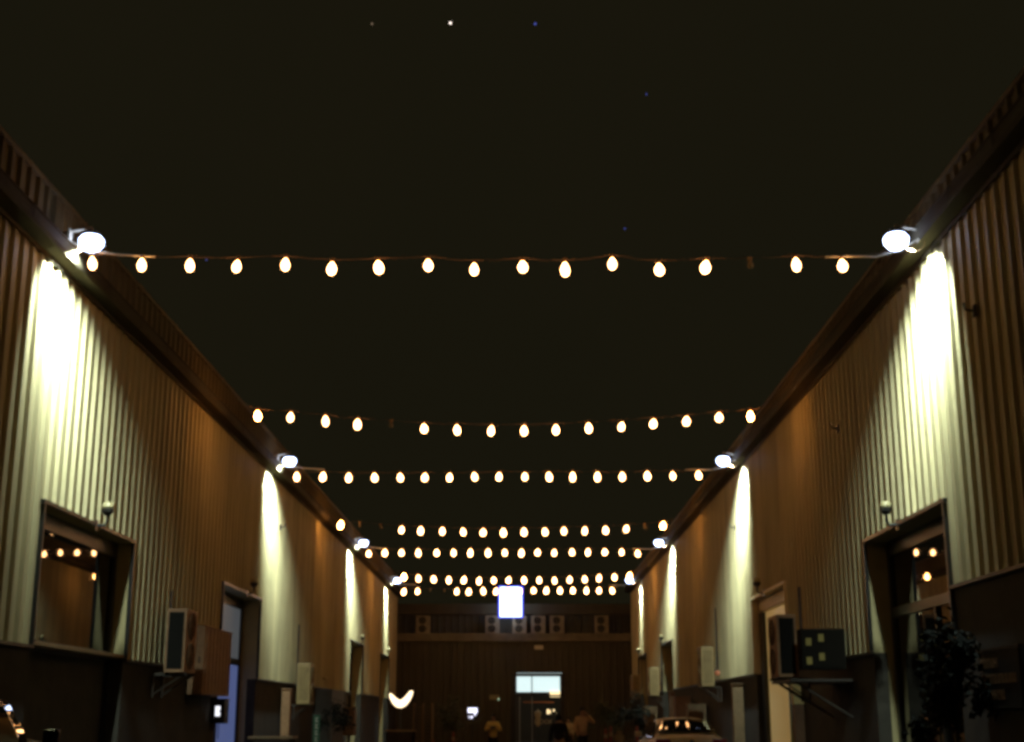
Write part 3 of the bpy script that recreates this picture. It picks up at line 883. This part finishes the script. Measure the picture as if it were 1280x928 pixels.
def shrub(name, label, x, y, z0, h, rad, n, size, seed, m, pot=True):
    t = thing(name, label, 'plant', (x, y, z0))
    r = random.Random(seed)
    if pot:
        MB().lathe([(.18, 0.003), (.26, .36), (.29, .38), (.29, .42), (.25, .42), (.24, .36), (.001, .35)], 16).build('pot', POT, t)
    b = MB().tube([(0, 0, .3), (.03, .02, h*.4), (-.03, 0, h*.7)], [.04, .03, .015], 7)
    for k in range(7):
        a = r.uniform(0, 6.28)
        b.tube([(0, 0, h*(.3 + .05*k)), (rad[0]*.35*cos(a), rad[1]*.35*sin(a), h*(.45 + .05*k)), (rad[0]*.7*cos(a), rad[1]*.7*sin(a), h*(.55 + .06*k))], [.02, .012, .006], 5)
    b.build('trunk', BARK, t)
    mb = MB()
    leaf_cloud(mb, (0, 0, h*.68), (rad[0], rad[1], rad[2]), n, size, seed)
    mb.build('crown', m, t)
shrub('potted_tree', 'dark leafy potted tree before the nearest doorway on the right', 6.2, 19.9, .12, 2.75, (.42, .5, .62), 1800, .15, 5, LEAF)
shrub('potted_plant', 'dark potted shrub by the right wall left of the sedan', 5.0, 62, .12, 2.0, (.7, .6, .6), 600, .16, 8, LEAF)
shrub('potted_plant', 'dull olive potted shrub near the middle right of the end wall', 4.6, 72, .0, 2.3, (1.0, .6, .7), 700, .18, 9, LEAF2)
shrub('potted_plant', 'dull olive potted shrub at the foot of the end wall, left of the screen', -3.6, 74, .0, 2.2, (.9, .6, .7), 600, .18, 10, LEAF2)
shrub('potted_plant', 'dark potted shrub beneath the slatted air conditioner on the left', -6.6, 48, .12, 2.0, (.5, .6, .6), 500, .16, 12, LEAF)

# sign board in the dark lower right
sb = thing('notice_board', 'dark board with three rows of dull brown lettering, low on the nearest right wall', 'sign', (6.70, 19.3, 0), -pi/2)
MB().box(-.80, .80, -.02, .02, 1.62, 2.42, .01).build('panel', BOARD, sb)
MB().box(-.84, .84, -.03, .03, 2.423, 2.46).build('top_rail', STEEL, sb)
m = MB(); r = random.Random(3)
for z, x1, h in ((2.18, -.15, .13), (1.96, .65, .13), (1.74, .10, .13)):
    x = -.68
    while x < x1:
        wd = r.uniform(.10, .14)
        m.box(x, x + .025, -.03, -.021, z, z + h).box(x + wd - .04, x + wd - .015, -.03, -.021, z, z + h)
        zz = z + h * r.choice((.1, .5, .85))
        m.box(x + .026, x + wd - .041, -.03, -.021, zz, zz + .02)
        x += wd + .02
m.build('lettering', LETTER, sb)

# ------------------------------------------------------------------ cars
def wheel(parent, x, y, r=.32, wd=.2, s=1):
    wv = bpy.data.objects.new('wheel', None); COL.objects.link(wv); wv.parent = parent; wv.location = (x, y, r)
    MB().lathe([(r*.62, -wd/2), (r*.92, -wd/2), (r, -wd/2 + .03), (r, wd/2 - .03), (r*.92, wd/2), (r*.62, wd/2)], 24, (0, 0, 0), 'x').build('tyre', RUB, wv)
    m = MB().lathe([(r*.62, s*(wd/2 - .01)), (r*.58, s*(wd/2 - .04)), (.05, s*(wd/2 - .03)), (.001, s*(wd/2 - .02))], 24, (0, 0, 0), 'x')
    for k in range(5):
        a = 2*pi*k/5
        m.tube([(s*wd/2*.85, .04*cos(a), .04*sin(a)), (s*wd/2*.85, r*.58*cos(a), r*.58*sin(a))], .028, 5)
    m.build('rim', RIMM, wv)

def loft(stations, ring_fn, cap=True):
    mb = MB(); prev = None
    for st in stations:
        ring = [mb.bm.verts.new(p) for p in ring_fn(*st)]
        if prev:
            n = len(ring)
            for k in range(n):
                mb.bm.faces.new((prev[k], prev[(k+1) % n], ring[(k+1) % n], ring[k]))
        elif cap: mb.bm.faces.new(list(reversed(ring)))
        prev = ring
    if cap: mb.bm.faces.new(prev)
    return mb
def body_ring(y, hw, zb, zs, zt):
    """half width at the belt, bottom, shoulder and top heights"""
    r = [(0, zb), (hw*.80, zb), (hw*.95, zb + .08), (hw, zb + (zs-zb)*.45), (hw*.985, zs - .06), (hw*.93, zs), (hw*.80, zt - .01), (hw*.45, zt + .01), (0, zt + .018)]
    pts = [(x, y, z) for x, z in r] + [(-x, y, z) for x, z in reversed(r[1:-1])]
    return pts
def cabin_ring(y, hb, ht, zb, zt):
    hb *= 1; r = [(0, zb), (hb, zb), (hb - (hb-ht)*.35, zb + (zt-zb)*.35), (ht + .03, zt - .10), (ht - .04, zt - .02), (ht*.6, zt + .008), (0, zt + .018)]
    return [(x, y, z) for x, z in r] + [(-x, y, z) for x, z in reversed(r[1:-1])]

def sedan(label, loc, rz, paint, H=1.47, suv=False):
    """rear at y=0, nose at +4.7"""
    t = thing('parked_car', label, 'car', loc, rz, 'cars parked in the alley')
    k = H / 1.47
    bl = .30 if suv else 0
    st = [(0.0, .78, .42, .80, .92), (.06, .86, .33, .90, 1.03), (.25, .895, .26, .94, 1.075), (.75, .905, .22, .95, 1.07), (1.5, .91, .2, .96, 1.0), (2.6, .91, .2, .95, .98), (3.3, .905, .2, .93, .985), (4.0, .89, .24, .86, .93), (4.45, .84, .30, .76, .82), (4.65, .72, .42, .66, .70)]
    st = [(a, b, c, d*k + (.12 if suv else 0), e*k + (.12 if suv else 0)) for a, b, c, d, e in st]
    o = loft(st, body_ring).build('body', paint, t, True)
    md = o.modifiers.new('sub', 'SUBSURF'); md.levels = 1; md.render_levels = 2
    if suv:
        cs = [(.12, .80, .66, 1.08, 1.30), (.30, .81, .66, 1.08, H - .06), (.6, .82, .66, 1.08, H), (1.6, .82, .66, 1.08, H + .01), (2.5, .82, .64, 1.08, H - .05), (3.3, .80, .60, 1.05, 1.12)]
    else:
        cs = [(.55, .78, .68, 1.0, 1.05*k), (.95, .80, .63, 1.0, 1.215*k), (1.35, .81, .58, 1.0, 1.42*k), (2.0, .81, .57, 1.0, H - .018), (2.6, .81, .58, .97, 1.43*k), (3.45, .79, .62, .95, 1.0)]
    o = loft(cs, cabin_ring).build('cabin', paint, t, True)
    # rear window: follows slope between first stations
    if suv:
        y0, z0, w0, y1, z1, w1 = .10, 1.15, .70, .33, H - .10, .60
        off = .05
    else:
        y0, z0, w0, y1, z1, w1 = .56, 1.115*k, .70, 1.17, 1.40*k, .52
        off = .035
    m = MB(); N = 6; grid = []
    for i in range(5):
        u = i/4; row = []
        for j in range(-N, N+1):
            v = j/N
            x = v * (w0 + (w1 - w0)*u)
            y = y0 + (y1 - y0)*u - off*(1 - v*v*.9) + .02
            z = z0 + (z1 - z0)*u + (.03*(1-v*v) if not suv else .0) + .012
            row.append(m.bm.verts.new((x, y, z)))
        grid.append(row)
    for i in range(4):
        for j in range(2*N):
            m.bm.faces.new((grid[i][j], grid[i][j+1], grid[i+1][j+1], grid[i+1][j]))
    o = m.build('rear_window', CGL, t, True); md = o.modifiers.new('sol', 'SOLIDIFY'); md.thickness = .012
    # windscreen
    y0, z0, w0, y1, z1, w1 = (3.42, 1.02, .70, 2.72, 1.40*k, .54) if not suv else (3.32, 1.16, .70, 2.6, H - .1, .58)
    MB().quad((-w0, y0, z0), (w0, y0, z0), (w1, y1, z1), (-w1, y1, z1)).build('windscreen', CGL, t)
    for s in (-1, 1):
        if suv:
            poly = [(.45, 1.16), (3.0, 1.16), (2.5, H - .14), (.55, H - .12)]; xb, xt = .86, .735
        else:
            poly = [(.98, 1.05), (3.15, 1.03), (2.6, 1.36*k), (1.45, 1.37*k), (1.15, 1.25*k)]; xb, xt = .83, .66
        zlo = min(p[1] for p in poly); zhi = max(p[1] for p in poly)
        m = MB()
        if suv:
            gr = []
            for i in range(9):
                u = i/8; z = zlo + (zhi - zlo)*u
                ya, yb = .45 + .1*u, 3.0 - .5*u
                gr.append([m.bm.verts.new((s*(xb + (xt - xb)*u + .022*(1 - (2*u - 1)**2)), ya + (yb - ya)*j/10, z)) for j in range(11)])
            for i in range(8):
                for j in range(10): m.bm.faces.new((gr[i][j], gr[i][j+1], gr[i+1][j+1], gr[i+1][j]))
        else:
            m.bm.faces.new([m.bm.verts.new((s*(xb + (xt - xb)*(z - zlo)/(zhi - zlo)), y, z)) for y, z in poly])
        o = m.build('side_window', CGL, t, suv); md = o.modifiers.new('sol', 'SOLIDIFY'); md.thickness = .01
        # tail lamp
        zt = .80*k if not suv else .95
        MB().box(*sorted((s*.50, s*.84)), -.03, .12, zt + .02, zt + .19, .03).build('tail_lamp', REDL, t)
        MB().box(*sorted((s*.45, s*.78)), 4.38, 4.56, .60, .72, .03).build('headlight', CHR, t)
        MB().box(*sorted((s*.86, s*1.02)), 2.9 + .35*suv, 3.02 + .35*suv, 1.0*k, 1.13*k, .03).build('door_mirror', paint, t)
        m = MB().tube([(s*.838, .95, 1.03), (s*.842, 2.0, 1.045), (s*.84, 3.2, 1.02)], .012, 6)
        m.build('window_trim', CHR, t)
        for yy in (1.9, 2.75):
            MB().box(*sorted((s*.905, s*.93)), yy, yy + .16, .80, .83, .005).build('door_handle', CHR if not suv else paint, t)
    wz = .33
    for s in (-1, 1):
        wheel(t, s*.80, .95, wz, .22, s); wheel(t, s*.80, 3.75, wz, .22, s)
    MB().box(-.82, .82, -.07, .12, .36, .60, .05).build('rear_bumper', paint, t)
    MB().box(-.22, .22, -.045, -.028, .68, .79, .004).build('number_plate', PLATE, t)
    MB().box(-.30, .30, -.03, .02, .82, .85, .008).build('boot_trim', CHR, t)
    MB().lathe([(.05, -.035), (.05, -.02)], 14, (0, 0, .92*k), 'y').build('badge', CHR, t)
    if not suv: MB().box(-.15, .15, 1.18, 1.21, 1.39*k, 1.41*k).build('brake_light', REDL, t)
    return t
sedan('champagne sedan parked rear first beside the right wall under the tan unit', (4.02, 33.0, 0), radians(1.5), CARP, 1.50)
sedan('black high car at the bottom left corner with bulbs mirrored in its glass', (-5.75, 10.9, 0), radians(0), CARD, 1.80, True)

# ------------------------------------------------------------------ people
def skin(name, nodes, edges, m, parent, root=0, sub=2):
    me = bpy.data.meshes.new(name)
    me.from_pydata([n[:3] for n in nodes], edges, [])
    o = bpy.data.objects.new(name, me); COL.objects.link(o)
    md = o.modifiers.new('skin', 'SKIN'); md.use_smooth_shade = True
    for i, n in enumerate(nodes):
        r = n[3]
        me.skin_vertices[0].data[i].radius = r if isinstance(r, tuple) else (r, r)
        me.skin_vertices[0].data[i].use_root = (i == root)
    s = o.modifiers.new('sub', 'SUBSURF'); s.levels = sub; s.render_levels = sub
    dg = bpy.context.evaluated_depsgraph_get(); dg.update()
    nm = bpy.data.meshes.new_from_object(o.evaluated_get(dg))
    bpy.data.objects.remove(o)
    nm.materials.clear(); nm.materials.append(m)
    for p in nm.polygons: p.use_smooth = True
    o = bpy.data.objects.new(name, nm); COL.objects.link(o)
    o.parent = parent
    return o
def person(label, loc, rz, H, top, legs, arms, hair=HAIR, sleeve=1.0, top_low=.90, hairlong=False):
    """faces -y; arms = {side: (elbow, wrist)} for a 1.72 m figure"""
    t = thing('person', label, 'person', loc, rz)
    k = H / 1.72
    sc = lambda L: [(a*k, b*k, c*k, (d[0]*k, d[1]*k) if isinstance(d, tuple) else d*k) for a, b, c, d in L]
    N = [(0, 0, .95, (.14, .10)), (0, 0, 1.12, (.125, .09)), (0, 0, 1.32, (.15, .10)), (0, .0, 1.45, (.07, .06)), (0, -.005, 1.52, .052), (0, -.02, 1.58, (.07, .08)), (0, -.01, 1.66, (.072, .088))]
    E = [(0, 1), (1, 2), (2, 3), (3, 4), (4, 5), (5, 6)]
    N.append((0, -.115, 1.585, .012)); E.append((5, 7))
    def add(p, r, j): N.append((*p, r)); E.append((j, len(N) - 1)); return len(N) - 1
    for s in (-1, 1):
        el, wr = arms[s]
        a = add((s*.17, 0, 1.41), .055, 3)
        b = add(el, .042, a)
        c = add(wr, .030, b)
        d = (Vector(wr) - Vector(el)).normalized()
        h = add(tuple(Vector(wr) + d*.07), (.036, .02), c)
        for q in range(4):
            sd = d.orthogonal().normalized()
            p1 = Vector(wr) + d*(.12) + sd*(q - 1.5)*.02
            p2 = p1 + d*(.045 - .006*abs(q - 1.3)) + Vector((0, -.015, 0))
            f = add(tuple(p1), .009, h); add(tuple(p2), .007, f)
        sd = d.orthogonal().normalized()
        th = add(tuple(Vector(wr) + d*.06 + sd*.05), .010, h)
        add(tuple(Vector(wr) + d*.10 + sd*.065), .008, th)
        hp = add((s*.09, 0, .88), .085, 0)
        kn = add((s*.10, -.015, .50), .055, hp)
        an = add((s*.10, .02, .10), .036, kn)
        add((s*.12, -.12, .04), .035, an)
    skin('body', sc(N), E, SKIN, t)
    # top
    N = [(0, 0, top_low, (.165, .125)), (0, 0, 1.12, (.155, .12)), (0, 0, 1.33, (.18, .13)), (0, 0, 1.455, (.09, .08))]
    E = [(0, 1), (1, 2), (2, 3)]
    for s in (-1, 1):
        el, wr = arms[s]
        N.append((s*.18, 0, 1.40, .078)); E.append((3, len(N)-1)) if False else E.append((2, len(N)-1))
        j = len(N) - 1
        N.append((*el, .062)); E.append((j, j+1))
        if sleeve > .5:
            p = Vector(el) + (Vector(wr) - Vector(el))*.9
            N.append((*p, .048)); E.append((j+1, j+2))
    skin('shirt', sc(N), E, top, t)
    N = [(0, 0, .97, (.155, .115))]; E = []
    for s in (-1, 1):
        j = len(N)
        N += [(s*.095, 0, .84, .10), (s*.105, -.01, .50, .075), (s*.105, .015, .13, .058)]
        E += [(0, j), (j, j+1), (j+1, j+2)]
    skin('trousers', sc(N), E, legs, t)
    for s in (-1, 1):
        m = MB().box((s*.105-.05)*k, (s*.105+.05)*k, -.17*k, .07*k, .003, .09*k, .025)
        m.build('shoe', BLK, t)
    m = MB().lathe([(.088*k, 1.62*k), (.094*k, 1.67*k), (.085*k, 1.72*k), (.05*k, 1.755*k), (.001, 1.765*k)], 14, (0, .008*k, 0))
    if hairlong: m.box(-.085*k, .085*k, .03*k, .10*k, 1.42*k, 1.68*k, .02)
    else: m.box(-.08*k, .08*k, .02*k, .095*k, 1.54*k, 1.68*k, .02)
    m.build('hair', hair, t, True)
    MB().lathe([(.001, -.01), (.011*k, 0), (.001, .01)], 6, (-.03*k, -.098*k, 1.61*k)).lathe([(.001, -.01), (.011*k, 0), (.001, .01)], 6, (.03*k, -.098*k, 1.61*k)).build('eyes', BLK, t)
    return t
down = {s: ((s*.25, .0, 1.13), (s*.27, -.06, .88)) for s in (-1, 1)}
p = person('person in a loose yellow shirt holding something at the chest, left of the far door', (-1.02, 50, 0), 0, 1.60, YSH, DCL,
       {s: ((s*.29, -.10, 1.13), (s*.08, -.28, 1.22)) for s in (-1, 1)}, sleeve=1, top_low=.80)
ph = tag(MB().box(-1.10, -.94, 49.62, 49.68, 1.10, 1.20, .01).box(-1.05, -.99, 49.58, 49.62, 1.12, 1.18, .01).build('camera_body', BLK), 'black compact camera held by the person in the yellow shirt', 'camera')
person('person in a tan jacket raising one arm to the face, right of the far door', (2.05, 47, 0), radians(10), 1.80, TJK, DCL,
       {-1: ((-.25, .0, 1.13), (-.22, -.16, .95)), 1: ((.40, -.06, 1.26), (.13, -.14, 1.52))}, top_low=.93)
person('small person in a cream top with rust bag strap beside the tan jacket person', (1.98 - .02, 58, 0), radians(-30), 1.50, CSH, DCL, down, hairlong=True)
person('person in a black top and khaki trousers seen before the far door', (1.02, 38, 0), radians(170), 1.60, DCL, KHA, down)
bagt = thing('shoulder_bag', 'rust coloured shoulder bag beside the small person in cream', 'bag', (1.80, 57.75, 0))
MB().box(-.10, .10, -.06, .06, .88, 1.16, .02).build('bag_body', ORG, bagt)
MB().tube([(-.08, 0, 1.15), (0, .05, 1.30), (.12, .12, 1.31)], .012, 6).build('strap', ORG, bagt)

# ------------------------------------------------------------------ stars
def star(px, py, r, m, lab):
    f = Vector((-0.006698, 0.96833, 0.24958))
    rt = Vector((0.999976, 0.006917, 0)); up = rt.cross(f)
    d = (f + rt*(px - 640)/1680 - up*(py - 464)/1680).normalized() * 1500
    bm_ = MB(); bmesh.ops.create_icosphere(bm_.bm, subdivisions=1, radius=r)
    o = bm_.build('star', m); o.location = d + Vector((0, 0, 1.5))
    tag(o, lab, 'star', 'stars in the night sky')
star(563, 29, 1.5, E_STAR, 'brightest star, in the middle of the row of three at the top')
star(465, 30, 1.3, E_STARD, 'faint star, left one of the row of three at the top')
star(669, 30, 1.4, E_STARB, 'bluish star, right one of the row of three at the top')
star(808, 118, .8, E_STARB, 'tiny blue star below and right of the row of three')
star(781, 286, .8, E_STARB, 'tiny blue star just above the nearest bulb string, right of centre')
star(258, 325, .8, E_STARB, 'tiny blue star at the nearest bulb string, left of centre')

SPLIT = {'mounting_arm', 'gutter_clip', 'cable_tail', 'wall_bracket', 'base_wall', 'base_flashing', 'side_grille', 'yellow_label', 'cabinet_door', 'edge_glow', 'inner_wall', 'coping_x', 'fan_opening',
         'backing_wall', 'lower_wall', 'door_edge', 'display_lights', 'upright', 'eyes', 'lit_panel'}
for o in list(bpy.data.objects):
    if o.type == 'MESH' and o.name.split('.')[0] in SPLIT:
        islands(o)
bpy.context.view_layer.update()
